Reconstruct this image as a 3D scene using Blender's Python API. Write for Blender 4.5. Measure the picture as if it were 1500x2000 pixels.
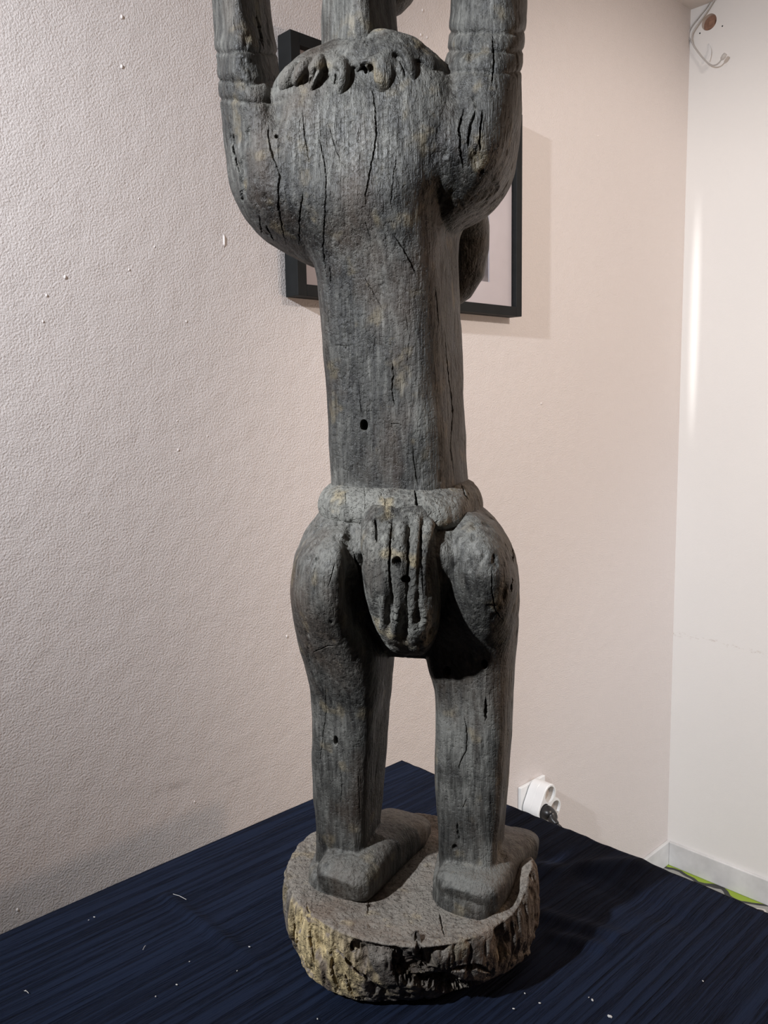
import bpy, bmesh, math, random
import numpy as np
from mathutils import Matrix, Vector
random.seed(4)
RNG = np.random.default_rng(7)
C = bpy.context.scene
for o in list(bpy.data.objects):
    bpy.data.objects.remove(o)

# ------------------------------------------------------------------ camera
# world: +Y is the horizontal viewing direction, +X right, Z up, metres.
# the room is turned by ROOM degrees against that.
F, PIT, ROL = 1619.6, math.radians(7.472), math.radians(-1.0367)
H = 1.223                               # eye height
ROOM = math.radians(43.58)              # direction of the left wall in the world
fwd = np.array([0, math.cos(PIT), -math.sin(PIT)])
r0 = np.array([1.0, 0, 0])
u0 = np.cross(r0, fwd)
rgt = math.cos(ROL) * r0 + math.sin(ROL) * u0
up = -math.sin(ROL) * r0 + math.cos(ROL) * u0
EYE = np.array([0, 0, H])
cd = bpy.data.cameras.new('camera')
cam = bpy.data.objects.new('camera', cd)
C.collection.objects.link(cam)
cd.sensor_fit = 'VERTICAL'
cd.sensor_height = 24.0
cd.lens = F * 24.0 / 2000.0
cd.clip_start = 0.02
cam.matrix_world = Matrix(((rgt[0], up[0], -fwd[0], 0), (rgt[1], up[1], -fwd[1], 0),
                           (rgt[2], up[2], -fwd[2], H), (0, 0, 0, 1)))
C.camera = cam

# ------------------------------------------------------------------ light and exposure
C.view_settings.view_transform = 'Standard'
C.view_settings.look = 'None'
C.view_settings.gamma = 1.0
C.view_settings.use_curve_mapping = False
C.view_settings.exposure = 0.0
w = bpy.data.worlds.new('world')
C.world = w
w.use_nodes = True
w.node_tree.nodes['Background'].inputs[0].default_value = (0.9, 0.93, 1, 1)
w.node_tree.nodes['Background'].inputs[1].default_value = 0.05


def room2world(x, y, z):
    c, s = math.cos(ROOM), math.sin(ROOM)
    return (x * c - y * s, x * s + y * c, z)


def lamp(name, kind, loc, power, color, radius, target=None, **kw):
    d = bpy.data.lights.new(name, kind)
    d.energy = power
    d.color = color
    if kind == 'AREA':
        d.size = radius
    else:
        d.shadow_soft_size = radius
    for k, v in kw.items():
        setattr(d, k, v)
    o = bpy.data.objects.new(name, d)
    C.collection.objects.link(o)
    o.location = loc
    if target is not None:
        o.rotation_euler = (Vector(target) - Vector(loc)).to_track_quat('-Z', 'Y').to_euler()
    return o


KEY = (-0.866, -0.134, 1.89)
lamp('key_lamp', 'SPOT', KEY, 137, (0.945, 0.985, 1.045), 0.022, room2world(.44, .643, 1.38), spot_size=math.radians(78), spot_blend=1.0)
lamp('warm_lamp', 'POINT', room2world(1.27, -0.34, 1.19), 9.0, (1.0, 0.70, 0.52), 0.05)
lamp('low_wall_fill', 'SPOT', room2world(1.0, -2.8, 1.2), 120, (0.84, 0.95, 1.08), 0.25, room2world(1.938, 0.62, 0.36), spot_size=math.radians(30), spot_blend=0.8)  # added cool fill for the lower white wall, no real doorway behind it
glint = lamp('added_streak_spot', 'SPOT', room2world(-0.72, 0.52, 1.86), 190, (1.0, 0.99, 0.97), 0.01, room2world(1.938, 0.948, 1.41), spot_size=math.radians(13.5), spot_blend=1.0)  # added unseen spot, stands in for the streak reflected onto the white wall
glint.scale = (0.035, 1, 1)
lamp('corner_fill', 'SPOT', room2world(1.15, -0.75, 2.02), 70, (1.0, 0.90, 0.82), 0.06, room2world(1.68, 0.98, 1.0), spot_size=math.radians(68), spot_blend=0.6)  # added fill to brighten both walls near the corner, not a known lamp

# ------------------------------------------------------------------ helpers


def P(px, py, d):
    """pixel of the photograph -> world point at horizontal distance d from the eye"""
    v = rgt * ((px - 750) / F) - up * ((py - 1000) / F) + fwd
    return EYE + v * (d / v[1])


def PZ(px, py, z):
    v = rgt * ((px - 750) / F) - up * ((py - 1000) / F) + fwd
    return EYE + v * ((z - H) / v[2])


def to_room(p):
    c, s = math.cos(ROOM), math.sin(ROOM)
    return np.array([p[0] * c + p[1] * s, -p[0] * s + p[1] * c, p[2]])


def PW(px, py, wall_y):            # point on a plane parallel to the left wall, room coordinates
    v = rgt * ((px - 750) / F) - up * ((py - 1000) / F) + fwd
    vr = to_room(v)
    return np.array([0, 0, H]) + vr * (wall_y / vr[1])


def PX(px, py, wall_x):            # point on a plane parallel to the white wall, room coordinates
    v = rgt * ((px - 750) / F) - up * ((py - 1000) / F) + fwd
    vr = to_room(v)
    return np.array([0, 0, H]) + vr * (wall_x / vr[0])


def project(co):
    q = co - EYE
    a, b, c = q @ rgt, q @ up, q @ fwd
    return 750 + F * a / c, 1000 - F * b / c


TAB = RNG.random((64, 64, 64)).astype(np.float32) * 2 - 1


def vnoise(p):
    i = np.floor(p).astype(np.int64)
    f = (p - i).astype(np.float32)
    f = f * f * (3 - 2 * f)
    i &= 63
    j = (i + 1) & 63
    x, y, z = f[:, 0], f[:, 1], f[:, 2]
    T = TAB
    a = T[i[:, 0], i[:, 1], i[:, 2]] * (1 - x) + T[j[:, 0], i[:, 1], i[:, 2]] * x
    b = T[i[:, 0], j[:, 1], i[:, 2]] * (1 - x) + T[j[:, 0], j[:, 1], i[:, 2]] * x
    c = T[i[:, 0], i[:, 1], j[:, 2]] * (1 - x) + T[j[:, 0], i[:, 1], j[:, 2]] * x
    d = T[i[:, 0], j[:, 1], j[:, 2]] * (1 - x) + T[j[:, 0], j[:, 1], j[:, 2]] * x
    return (a * (1 - y) + b * y) * (1 - z) + (c * (1 - y) + d * y) * z


def fbm(p, n=3):
    s, a = 0, 1.0
    for k in range(n):
        s = s + a * vnoise(p * (2.03 ** k) + 17.3 * k)
        a *= 0.5
    return s


def smooth01(x, a, b):
    t = np.clip((x - a) / (b - a), 0, 1)
    return t * t * (3 - 2 * t)


def mesh_obj(name, verts, faces, mat, parent=None, smooth=False):
    m = bpy.data.meshes.new(name)
    m.from_pydata([tuple(map(float, v)) for v in verts], [], faces)
    if mat:
        m.materials.append(mat)
    if smooth:
        m.polygons.foreach_set('use_smooth', [True] * len(m.polygons))
    m.update()
    o = bpy.data.objects.new(name, m)
    C.collection.objects.link(o)
    if parent:
        o.parent = parent
    return o


def bm_obj(name, bm, mat, parent=None, smooth=False, rot=0.0, loc=(0, 0, 0)):
    m = bpy.data.meshes.new(name)
    bmesh.ops.recalc_face_normals(bm, faces=bm.faces)
    bm.to_mesh(m)
    bm.free()
    if mat:
        m.materials.append(mat)
    if smooth:
        m.polygons.foreach_set('use_smooth', [True] * len(m.polygons))
    o = bpy.data.objects.new(name, m)
    C.collection.objects.link(o)
    o.location = loc
    o.rotation_euler = (0, 0, rot)
    if parent:
        o.parent = parent
    return o


def box(bm, a, b, bevel=0.0):
    vs = [bm.verts.new((x, y, z)) for x in (a[0], b[0]) for y in (a[1], b[1]) for z in (a[2], b[2])]
    fs = [(0, 1, 3, 2), (4, 6, 7, 5), (0, 4, 5, 1), (2, 3, 7, 6), (0, 2, 6, 4), (1, 5, 7, 3)]
    fc = [bm.faces.new([vs[i] for i in f]) for f in fs]
    if bevel:
        es = list({e for f in fc for e in f.edges})
        bmesh.ops.bevel(bm, geom=es, offset=bevel, segments=2, affect='EDGES', profile=0.5)


def tube(bm, pts, rad, seg=10, cap=True):
    pts = [Vector(p) for p in pts]
    rad = rad if hasattr(rad, '__len__') else [rad] * len(pts)
    rings, prev = [], None
    for i, p in enumerate(pts):
        t = (pts[min(i + 1, len(pts) - 1)] - pts[max(i - 1, 0)]).normalized()
        n = prev - t * prev.dot(t) if prev is not None else t.orthogonal()
        n.normalize()
        prev = n
        b = t.cross(n)
        rings.append([bm.verts.new(p + (n * math.cos(2 * math.pi * k / seg) + b * math.sin(2 * math.pi * k / seg)) * rad[i])
                      for k in range(seg)])
    for a, b in zip(rings, rings[1:]):
        for k in range(seg):
            bm.faces.new((a[k], a[(k + 1) % seg], b[(k + 1) % seg], b[k]))
    if cap:
        bm.faces.new(rings[0][::-1])
        bm.faces.new(rings[-1])


def spline(pts, n=8):
    pts = [np.array(p, float) for p in pts]
    out = []
    for i in range(len(pts) - 1):
        p0, p1, p2, p3 = pts[max(i - 1, 0)], pts[i], pts[i + 1], pts[min(i + 2, len(pts) - 1)]
        for k in range(n):
            t = k / n
            out.append(0.5 * (2 * p1 + (p2 - p0) * t + (2 * p0 - 5 * p1 + 4 * p2 - p3) * t * t + (3 * p1 - p0 - 3 * p2 + p3) * t ** 3))
    out.append(pts[-1])
    return out


def tag(o, label=None, cat=None, group=None, kind=None):
    if label:
        o['label'] = label
    if cat:
        o['category'] = cat
    if group:
        o['group'] = group
    if kind:
        o['kind'] = kind
    return o


def empty(name, loc, rz=0.0):
    o = bpy.data.objects.new(name, None)
    o.empty_display_size = 0.05
    C.collection.objects.link(o)
    o.location = loc
    o.rotation_euler = (0, 0, rz)
    return o


# ------------------------------------------------------------------ materials
class NT:
    def __init__(s, name):
        s.m = bpy.data.materials.new(name)
        s.m.use_nodes = True
        s.t = s.m.node_tree
        s.b = s.t.nodes['Principled BSDF']

    def n(s, typ, **kw):
        q = s.t.nodes.new(typ)
        for k, v in kw.items():
            if k.startswith('i_'):
                key = k[2:]
                q.inputs[int(key) if key.isdigit() else key.replace('_', ' ')].default_value = v
            else:
                setattr(q, k, v)
        return q

    def l(s, a, b):
        s.t.links.new(a, b)

    def coord(s, scale=(1, 1, 1)):
        c = s.n('ShaderNodeTexCoord')
        mp = s.n('ShaderNodeMapping')
        mp.inputs['Scale'].default_value = scale
        s.l(c.outputs['Object'], mp.inputs[0])
        return mp.outputs[0]

    def noise(s, vec, scale, detail=4, rough=0.55, dist=0.0):
        q = s.n('ShaderNodeTexNoise')
        q.inputs['Scale'].default_value = scale
        q.inputs['Detail'].default_value = detail
        q.inputs['Roughness'].default_value = rough
        q.inputs['Distortion'].default_value = dist
        s.l(vec, q.inputs['Vector'])
        return q.outputs['Fac']

    def ramp(s, fac, stops, interp='LINEAR'):
        q = s.n('ShaderNodeValToRGB')
        r = q.color_ramp
        r.interpolation = interp
        while len(r.elements) < len(stops):
            r.elements.new(0.5)
        for e, (p, c) in zip(r.elements, stops):
            e.position = p
            e.color = (*c, 1) if len(c) == 3 else c
        s.l(fac, q.inputs[0])
        return q.outputs[0]

    def math(s, op, a, b=None, clamp=False):
        q = s.n('ShaderNodeMath', operation=op, use_clamp=clamp)
        for k, v in ((0, a), (1, b)):
            if v is None:
                continue
            if isinstance(v, (int, float)):
                q.inputs[k].default_value = v
            else:
                s.l(v, q.inputs[k])
        return q.outputs[0]

    def mix(s, fac, a, b, mode='MIX'):
        q = s.n('ShaderNodeMix', data_type='RGBA', blend_type=mode)
        for k, v in ((0, fac), (6, a), (7, b)):
            if isinstance(v, (int, float)):
                q.inputs[k].default_value = v
            elif isinstance(v, tuple):
                q.inputs[k].default_value = (*v, 1)
            else:
                s.l(v, q.inputs[k])
        return q.outputs[2]

    def bump(s, h, strength, dist, prev=None):
        q = s.n('ShaderNodeBump')
        q.inputs['Strength'].default_value = strength
        q.inputs['Distance'].default_value = dist
        s.l(h, q.inputs['Height'])
        if prev is not None:
            s.l(prev, q.inputs['Normal'])
        return q.outputs[0]


def plain(name, col, rough=0.5, metal=0.0, var=0.06, scale=40):
    t = NT(name)
    nz = t.noise(t.coord(), scale, 3)
    c = t.ramp(nz, [(0.3, tuple(x * (1 - var) for x in col)), (0.7, tuple(min(1, x * (1 + var)) for x in col))])
    t.l(c, t.b.inputs['Base Color'])
    t.b.inputs['Roughness'].default_value = rough
    t.b.inputs['Metallic'].default_value = metal
    return t.m


def wall_paint(name, col, stipple, rough, scuff=0.04):
    t = NT(name)
    v = t.coord()
    big = t.noise(v, 1.7, 3)
    c = t.ramp(big, [(0.3, tuple(x * 0.975 for x in col)), (0.7, tuple(x * 1.02 for x in col))])
    sc = t.noise(t.coord((1, 1, 5)), 3.0, 6, 0.7)
    c = t.mix(t.math('MULTIPLY', t.ramp(sc, [(0.66, (0, 0, 0)), (0.8, (1, 1, 1))]), scuff), c, (0.35, 0.30, 0.28))
    t.l(c, t.b.inputs['Base Color'])
    t.b.inputs['Roughness'].default_value = rough
    n1 = t.noise(v, 400, 2, 0.5)
    n2 = t.noise(v, 35, 2, 0.5)
    b = t.bump(n1, stipple, 0.0022)
    b = t.bump(n2, stipple * 0.25, 0.01, b)
    t.l(b, t.b.inputs['Normal'])
    return t.m


def wood(name, dark, grey, ochre, brown, grain=1.5, pit=1.5, rough=0.58, horizontal=False):
    t = NT(name)
    v = t.coord()
    vs = t.coord((1, 1, 0.16))
    big = t.noise(v, 22, 5, 0.6)
    fine = t.noise(vs, 260, 4, 0.65)
    spots = t.noise(v, 75, 4, 0.7)
    att = t.n('ShaderNodeAttribute', attribute_name='dust_sheen')
    pale = t.n('ShaderNodeAttribute', attribute_name='pale')
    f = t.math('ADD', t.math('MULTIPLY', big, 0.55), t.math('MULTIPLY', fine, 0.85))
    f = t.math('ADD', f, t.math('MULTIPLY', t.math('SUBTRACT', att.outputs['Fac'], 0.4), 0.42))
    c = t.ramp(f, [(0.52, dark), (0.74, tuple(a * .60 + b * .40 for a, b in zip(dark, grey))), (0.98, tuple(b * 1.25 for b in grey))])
    br = t.ramp(t.noise(t.coord((1, 1, 0.5)), 16, 4, 0.6), [(0.5, (0, 0, 0)), (0.66, (1, 1, 1))])
    c = t.mix(t.math('MULTIPLY', br, 0.42), c, brown)
    oc = t.ramp(spots, [(0.64, (0, 0, 0)), (0.82, (1, 1, 1))])
    c = t.mix(t.math('MULTIPLY', oc, 0.35), c, ochre)
    c = t.mix(pale.outputs['Fac'], c, t.mix(t.ramp(fine, [(0.35, (0, 0, 0)), (0.65, (1, 1, 1))]), tuple(x * 0.45 for x in ochre), tuple(min(1, x * 1.75) for x in ochre)))
    t.l(c, t.b.inputs['Base Color'])
    t.b.inputs['Specular IOR Level'].default_value = 0.42
    rr = t.ramp(big, [(0.3, (rough - 0.12,) * 3), (0.7, (rough + 0.14,) * 3)])
    t.l(rr, t.b.inputs['Roughness'])
    g = t.noise(t.coord((1, 1, 0.09)), 480, 3, 0.65)
    b = t.bump(g, 0.55 * grain, 0.0012)
    pits = t.noise(v, 330, 3, 0.6)
    b = t.bump(t.ramp(pits, [(0.30, (0, 0, 0)), (0.5, (1, 1, 1))]), 0.55 * pit, 0.0012, b)
    b = t.bump(t.noise(v, 120, 4, 0.6), 0.5 * pit, 0.0025, b)
    t.l(b, t.b.inputs['Normal'])
    return t.m


M = {}
M['wall_left'] = wall_paint('beige_stipple_paint', (0.68, 0.628, 0.608), 0.5, 0.55)
M['wall_white'] = wall_paint('white_gloss_paint', (0.80, 0.785, 0.765), 0.10, 0.33)
def stain_band(m, z, y0, col):
    """old brown paint specks along a horizontal plaster crack"""
    nt = m.node_tree
    t = NT.__new__(NT)
    t.m, t.t, t.b = m, nt, nt.nodes['Principled BSDF']
    c = t.n('ShaderNodeTexCoord')
    sp = t.n('ShaderNodeSeparateXYZ')
    t.l(c.outputs['Object'], sp.inputs[0])
    zz = t.math('ADD', sp.outputs[2], t.math('MULTIPLY', t.noise(t.coord(), 9, 3), 0.03))
    band = t.math('SUBTRACT', 1.0, t.math('MULTIPLY', t.math('ABSOLUTE', t.math('SUBTRACT', zz, z + 0.015)), 120), True)
    sk = t.ramp(t.noise(t.coord((1, 1, 2)), 70, 4, 0.7), [(0.55, (0, 0, 0)), (0.68, (1, 1, 1))])
    old = t.b.inputs['Base Color'].links[0].from_socket
    t.l(t.mix(t.math('MULTIPLY', t.math('MULTIPLY', band, sk), 0.55), old, col), t.b.inputs['Base Color'])


def stain_spot(m, x, z, rx, rz, col, k):
    """a dull scuff on the paint of the left wall"""
    t = NT.__new__(NT)
    t.m, t.t, t.b = m, m.node_tree, m.node_tree.nodes['Principled BSDF']
    c = t.n('ShaderNodeTexCoord')
    sp = t.n('ShaderNodeSeparateXYZ')
    t.l(c.outputs['Object'], sp.inputs[0])
    dx = t.math('POWER', t.math('ABSOLUTE', t.math('MULTIPLY', t.math('SUBTRACT', sp.outputs[0], x), 1 / rx)), 2)
    dz = t.math('POWER', t.math('ABSOLUTE', t.math('MULTIPLY', t.math('SUBTRACT', sp.outputs[2], z), 1 / rz)), 2)
    f = t.math('SUBTRACT', 1.0, t.math('ADD', dx, dz), True)
    nz = t.ramp(t.noise(t.coord((1, 1, 3)), 120, 3, 0.6), [(0.4, (0, 0, 0)), (0.65, (1, 1, 1))])
    old = t.b.inputs['Base Color'].links[0].from_socket
    t.l(t.mix(t.math('MULTIPLY', t.math('MULTIPLY', f, nz), k), old, col), t.b.inputs['Base Color'])


for q, rx, rz, k in (((335, 1538), .035, .007, .5), ((468, 1522), .04, .004, .3), ((313, 1498), .012, .003, .4), ((120, 965), .03, .012, .12), ((70, 1637), .016, .006, .3)):
    g = PW(*q, 0.9796)
    stain_spot(M['wall_left'], g[0], g[2], rx, rz, (0.22, 0.19, 0.18), k)
stain_band(M['wall_white'], 0.628, 0, (0.42, 0.34, 0.28))
M['ceiling'] = wall_paint('ceiling_paint', (0.74, 0.69, 0.66), 0.15, 0.7)
M['far_wall'] = wall_paint('far_wall_paint', (0.30, 0.27, 0.25), 0.1, 0.7)
M['base'] = plain('worn_white_baseboard', (0.66, 0.66, 0.66), 0.45, var=0.12, scale=18)
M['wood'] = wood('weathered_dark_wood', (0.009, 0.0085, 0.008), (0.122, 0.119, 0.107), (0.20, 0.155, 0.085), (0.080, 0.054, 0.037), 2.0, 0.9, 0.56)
M['wood_rough'] = wood('eroded_dark_wood', (0.013, 0.012, 0.011), (0.165, 0.162, 0.145), (0.21, 0.165, 0.09), (0.08, 0.055, 0.037), 1.0, 1.6, 0.75)
M['wood_base'] = wood('pale_worn_base_wood', (0.055, 0.042, 0.034), (0.195, 0.175, 0.15), (0.42, 0.33, 0.18), (0.165, 0.105, 0.068), 1.3, 1.5, 0.8)
M['black_frame'] = plain('black_satin_frame', (0.008, 0.009, 0.0095), 0.6, var=0.2)
M['black_frame'].node_tree.nodes['Principled BSDF'].inputs['Specular IOR Level'].default_value = 0.2
M['mat_board'] = plain('pale_mat_board', (0.52, 0.475, 0.50), 0.8, var=0.02)
M['white_plastic'] = plain('white_plastic', (0.82, 0.83, 0.83), 0.3, var=0.02)
M['socket_inner'] = plain('grey_socket_recess', (0.42, 0.36, 0.31), 0.5, var=0.2)
M['black_rubber'] = plain('black_rubber', (0.012, 0.012, 0.013), 0.35, var=0.2)
M['cable_white'] = plain('grey_white_cable', (0.50, 0.48, 0.46), 0.45, var=0.05)
M['cork'] = plain('brown_plug_wood', (0.30, 0.165, 0.11), 0.8, var=0.3, scale=90)
M['lint'] = plain('pale_lint', (0.6, 0.58, 0.55), 0.9)
M['paint_blob'] = plain('paint_blob', (0.74, 0.68, 0.65), 0.5)
M['table_wood'] = plain('plain_pine', (0.38, 0.25, 0.14), 0.6, var=0.2, scale=12)


def glass_mat():
    t = NT('picture_glass')
    g = t.n('ShaderNodeBsdfGlossy')
    g.inputs['Roughness'].default_value = 0.02
    tr = t.n('ShaderNodeBsdfTransparent')
    fr = t.n('ShaderNodeLayerWeight')
    mx = t.n('ShaderNodeMixShader')
    t.l(t.math('ADD', t.math('MULTIPLY', t.math('POWER', fr.outputs['Facing'], 5.0), 0.5), 0.03), mx.inputs[0])
    t.l(tr.outputs[0], mx.inputs[1])
    t.l(g.outputs[0], mx.inputs[2])
    t.l(mx.outputs[0], t.t.nodes['Material Output'].inputs[0])
    return t.m


M['glass'] = glass_mat()


def print_mat():
    t = NT('blurred_brown_print')
    v = t.coord((1, 1, 0.55))
    n = t.noise(v, 13, 4, 0.5, 1.6)
    c = t.ramp(n, [(0.32, (0.06, 0.055, 0.07)), (0.47, (0.16, 0.14, 0.15)), (0.56, (0.32, 0.25, 0.20)), (0.72, (0.52, 0.44, 0.40))])
    t.l(c, t.b.inputs['Base Color'])
    t.b.inputs['Roughness'].default_value = 0.6
    return t.m


M['print'] = print_mat()


def cloth_mat():
    t = NT('navy_crinkle_cloth')
    v = t.coord((5, 175, 1))
    wv = t.noise(v, 1.0, 4, 0.6, 0.4)
    big = t.noise(t.coord(), 5, 3)
    c = t.ramp(wv, [(0.3, (0.0075, 0.0115, 0.0260)), (0.7, (0.0125, 0.0215, 0.0480))])
    c = t.mix(t.math('MULTIPLY', big, 0.5), c, (0.0075, 0.0085, 0.016))
    t.l(c, t.b.inputs['Base Color'])
    t.b.inputs['Roughness'].default_value = 0.85
    t.b.inputs['Sheen Weight'].default_value = 0.0
    t.b.inputs['Specular IOR Level'].default_value = 0.1
    b = t.bump(t.ramp(wv, [(0.30, (0, 0, 0)), (0.52, (1, 1, 1)), (0.75, (.8, .8, .8))]), 1.0, 0.0035)
    b = t.bump(t.noise(t.coord((40, 700, 300)), 1.0, 2), 0.25, 0.001, b)
    t.l(b, t.b.inputs['Normal'])
    return t.m


M['cloth'] = cloth_mat()


def floor_mat():
    t = NT('swirl_patterned_floor')
    c = t.n('ShaderNodeTexCoord')
    sp = t.n('ShaderNodeSeparateXYZ')
    t.l(c.outputs['Object'], sp.inputs[0])
    n = t.noise(t.coord(), 9, 2, 0.5, 0.6)
    zig = t.math('PINGPONG', t.math('MULTIPLY', sp.outputs[1], 1.0), 0.055)
    x = t.math('SUBTRACT', 1.945, sp.outputs[0])
    x = t.math('ADD', x, t.math('MULTIPLY', zig, 0.35))
    x = t.math('ADD', x, t.math('MULTIPLY', t.math('SUBTRACT', n, 0.5), 0.075))
    f = t.math('FRACT', t.math('MULTIPLY', x, 6.5))
    grey, blk, wht, tan, grn = (0.30, 0.30, 0.28), (0.035, 0.035, 0.035), (0.55, 0.52, 0.49), (0.42, 0.34, 0.26), (0.27, 0.38, 0.035)
    col = t.ramp(f, [(0.0, grey), (0.07, grn), (0.25, blk), (0.32, grey), (0.45, wht), (0.49, blk), (0.55, grey), (0.66, tan), (0.85, wht), (0.89, blk)], 'CONSTANT')
    t.l(col, t.b.inputs['Base Color'])
    t.b.inputs['Roughness'].default_value = 0.55
    return t.m


M['floor'] = floor_mat()

# ------------------------------------------------------------------ room shell (room coordinates, turned by ROOM)
WX, WY, CEIL = 1.938, 0.9796, 2.110
X0, Y0 = -3.6, -4.2


def slab(name, a, b, mat):
    bm = bmesh.new()
    box(bm, a, b)
    o = bm_obj(name, bm, mat, rot=ROOM)
    return tag(o, kind='structure')


slab('floor', (X0 - .1, Y0 - .1, -0.1), (WX + .1, WY + .1, 0.010), M['floor'])
slab('ceiling', (X0 - .1, Y0 - .1, CEIL), (WX + .1, WY + .1, CEIL + .1), M['ceiling'])
wl = slab('wall_left', (X0 - .1, WY, 0), (WX + .1, WY + .1, CEIL), M['wall_left'])
slab('wall_back', (X0 - .1, Y0, 0), (X0, WY, CEIL), M['far_wall'])
slab('wall_front', (X0 - .1, Y0 - .1, 0), (WX + .1, Y0, CEIL), M['far_wall'])

# white wall with a drilled round hole
hole_c = PX(1385, 43, WX)
bm = bmesh.new()
ys, zs = (Y0, WY), (0, CEIL)
outer = [bm.verts.new((WX, y, z)) for y, z in ((ys[0], 0), (ys[1], 0), (ys[1], zs[1]), (ys[0], zs[1]))]
oe = [bm.edges.new((outer[i], outer[(i + 1) % 4])) for i in range(4)]
NH = 28
HR = 0.0175
inner = [bm.verts.new((WX, hole_c[1] + HR * math.cos(2 * math.pi * k / NH), hole_c[2] + HR * math.sin(2 * math.pi * k / NH))) for k in range(NH)]
ie = [bm.edges.new((inner[k], inner[(k + 1) % NH])) for k in range(NH)]
bmesh.ops.triangle_fill(bm, edges=oe + ie, use_beauty=True)
inn2 = [bm.verts.new((WX + 0.03, v.co.y, v.co.z)) for v in inner]
for k in range(NH):
    bm.faces.new((inner[k], inner[(k + 1) % NH], inn2[(k + 1) % NH], inn2[k]))
wr = bm_obj('wall_right', bm, M['wall_white'], rot=ROOM)
tag(wr, kind='structure')
bm = bmesh.new()
pts = [(WX + 0.012, hole_c[1] + (HR + .002) * math.cos(2 * math.pi * k / NH), hole_c[2] + (HR + .002) * math.sin(2 * math.pi * k / NH)) for k in range(NH)]
vs = [bm.verts.new(p) for p in pts]
vb = [bm.verts.new((p[0] + 0.02, p[1], p[2])) for p in pts]
bm.faces.new(vs)
bm.faces.new(vb[::-1])
for k in range(NH):
    bm.faces.new((vs[k], vs[(k + 1) % NH], vb[(k + 1) % NH], vb[k]))
box(bm, (WX + .004, hole_c[1] - .012, hole_c[2] - .014), (WX + .013, hole_c[1] + .004, hole_c[2] + .004), 0.002)
hp = bm_obj('hole_lining', bm, M['cork'], parent=wr)
hp['label'] = 'brown bare inside of the round hole'

# baseboards
BH = 0.074


def baseboard(name, along_x):
    bm = bmesh.new()
    if along_x:
        box(bm, (X0, WY - 0.009, 0.010), (WX, WY, BH), 0.002)
    else:
        box(bm, (WX - 0.009, Y0, 0.010), (WX, WY - 0.0091, BH), 0.002)
    return tag(bm_obj(name, bm, M['base'], rot=ROOM), kind='structure')


baseboard('baseboard_left', True)
baseboard('baseboard_right', False)

# paint blobs and plaster nibs standing on the left wall
bm = bmesh.new()
blobs = [(238, 33, 3), (238, 130, 3), (271, 388, 1.6), (302, 482, 1.6), (252, 527, 2), (127, 541, 3), (91, 577, 2.4), (84, 628, 2),
         (364, 628, 2), (348, 879, 2.2), (346, 822, 1.6), (405, 852, 1.6), (560, 1243, 3), (438, 470, 3), (1057, 788, 3.2), (1168, 265, 2.4),
         (380, 1566, 2), (34, 1777, 2.6), (825, 20, 3), (822, 68, 3), (834, 73, 2.4)]
for px, py, s in blobs:
    p = PW(px, py, WY)
    k = s * 0.00055
    mt = Matrix.Translation(p) @ Matrix.Diagonal((k * 1.2, k, k * (1.8 if py != 470 else 6), 1))
    bmesh.ops.create_icosphere(bm, subdivisions=1, radius=1.0, matrix=mt)
o = bm_obj('paint_nib', bm, M['paint_blob'], smooth=True, parent=wl)
tag(o, kind='stuff')

# ------------------------------------------------------------------ table and cloth
TZ = 0.761
TXR, TYR = 0.7235, 0.735                 # far corner of the cloth (room coordinates)
TX0, TY0 = -0.30, 0.02
troot = empty('table', room2world((TXR + TX0) / 2, (TYR + TY0) / 2, 0), ROOM)
tag(troot, 'wooden table hidden under the navy cloth, carrying the carved figure', 'table')
cx, cy = (TXR - TX0) / 2, (TYR - TY0) / 2
bm = bmesh.new()
box(bm, (-cx + .006, -cy + .006, TZ - .032), (cx - .006, cy - .006, TZ - .004), 0.002)
bm_obj('tabletop', bm, M['table_wood'], parent=troot)
for sx in (-1, 1):
    for sy in (-1, 1):
        bm = bmesh.new()
        a = (sx * (cx - .06), sy * (cy - .06))
        box(bm, (a[0] - .025, a[1] - .025, 0), (a[0] + .025, a[1] + .025, TZ - .032), 0.003)
        bm_obj('leg', bm, M['table_wood'], parent=troot)

# cloth: grid over the top with rolled edges and hanging sides
NX, NY = 300, 220
drop = 0.30
us = np.concatenate([np.linspace(-drop, 0, 14)[:-1], np.linspace(0, 2 * cx, NX), np.linspace(2 * cx, 2 * cx + drop, 14)[1:]])
vs_ = np.concatenate([np.linspace(-drop, 0, 14)[:-1], np.linspace(0, 2 * cy, NY), np.linspace(2 * cy, 2 * cy + drop, 14)[1:]])
U, V = np.meshgrid(us, vs_, indexing='ij')
rr = 0.006


def fold(s, L):
    """distance along the cloth -> (horizontal position, height drop)"""
    s = np.asarray(s, float)
    over = np.where(s < 0, -s, np.where(s > L, s - L, 0))
    h = np.where(s < 0, -np.minimum(over, rr) * 0.55, np.where(s > L, L + np.minimum(over, rr) * 0.55, s))
    z = -np.maximum(over - rr * 0.3, 0)
    return h, z


hx, zx = fold(U, 2 * cx)
hy, zy = fold(V, 2 * cy)
pt = np.stack([U.ravel() * 2.4, V.ravel() * 105, np.zeros(U.size)], 1)
rib = fbm(pt + 3.1, 2).reshape(U.shape)
sw = fbm(np.stack([U.ravel() * 5, V.ravel() * 9, np.ones(U.size)], 1), 2).reshape(U.shape)
inside = ((zx + zy) == 0)
Zc = TZ + np.maximum(zx, -0.4) + np.maximum(zy, -0.4)
Zc = np.where(zx < zy, TZ + zx, TZ + zy)


def to_cloth(px, py):
    q = to_room(PZ(px, py, TZ))
    return q[0] - TX0, q[1] - TY0


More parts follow.
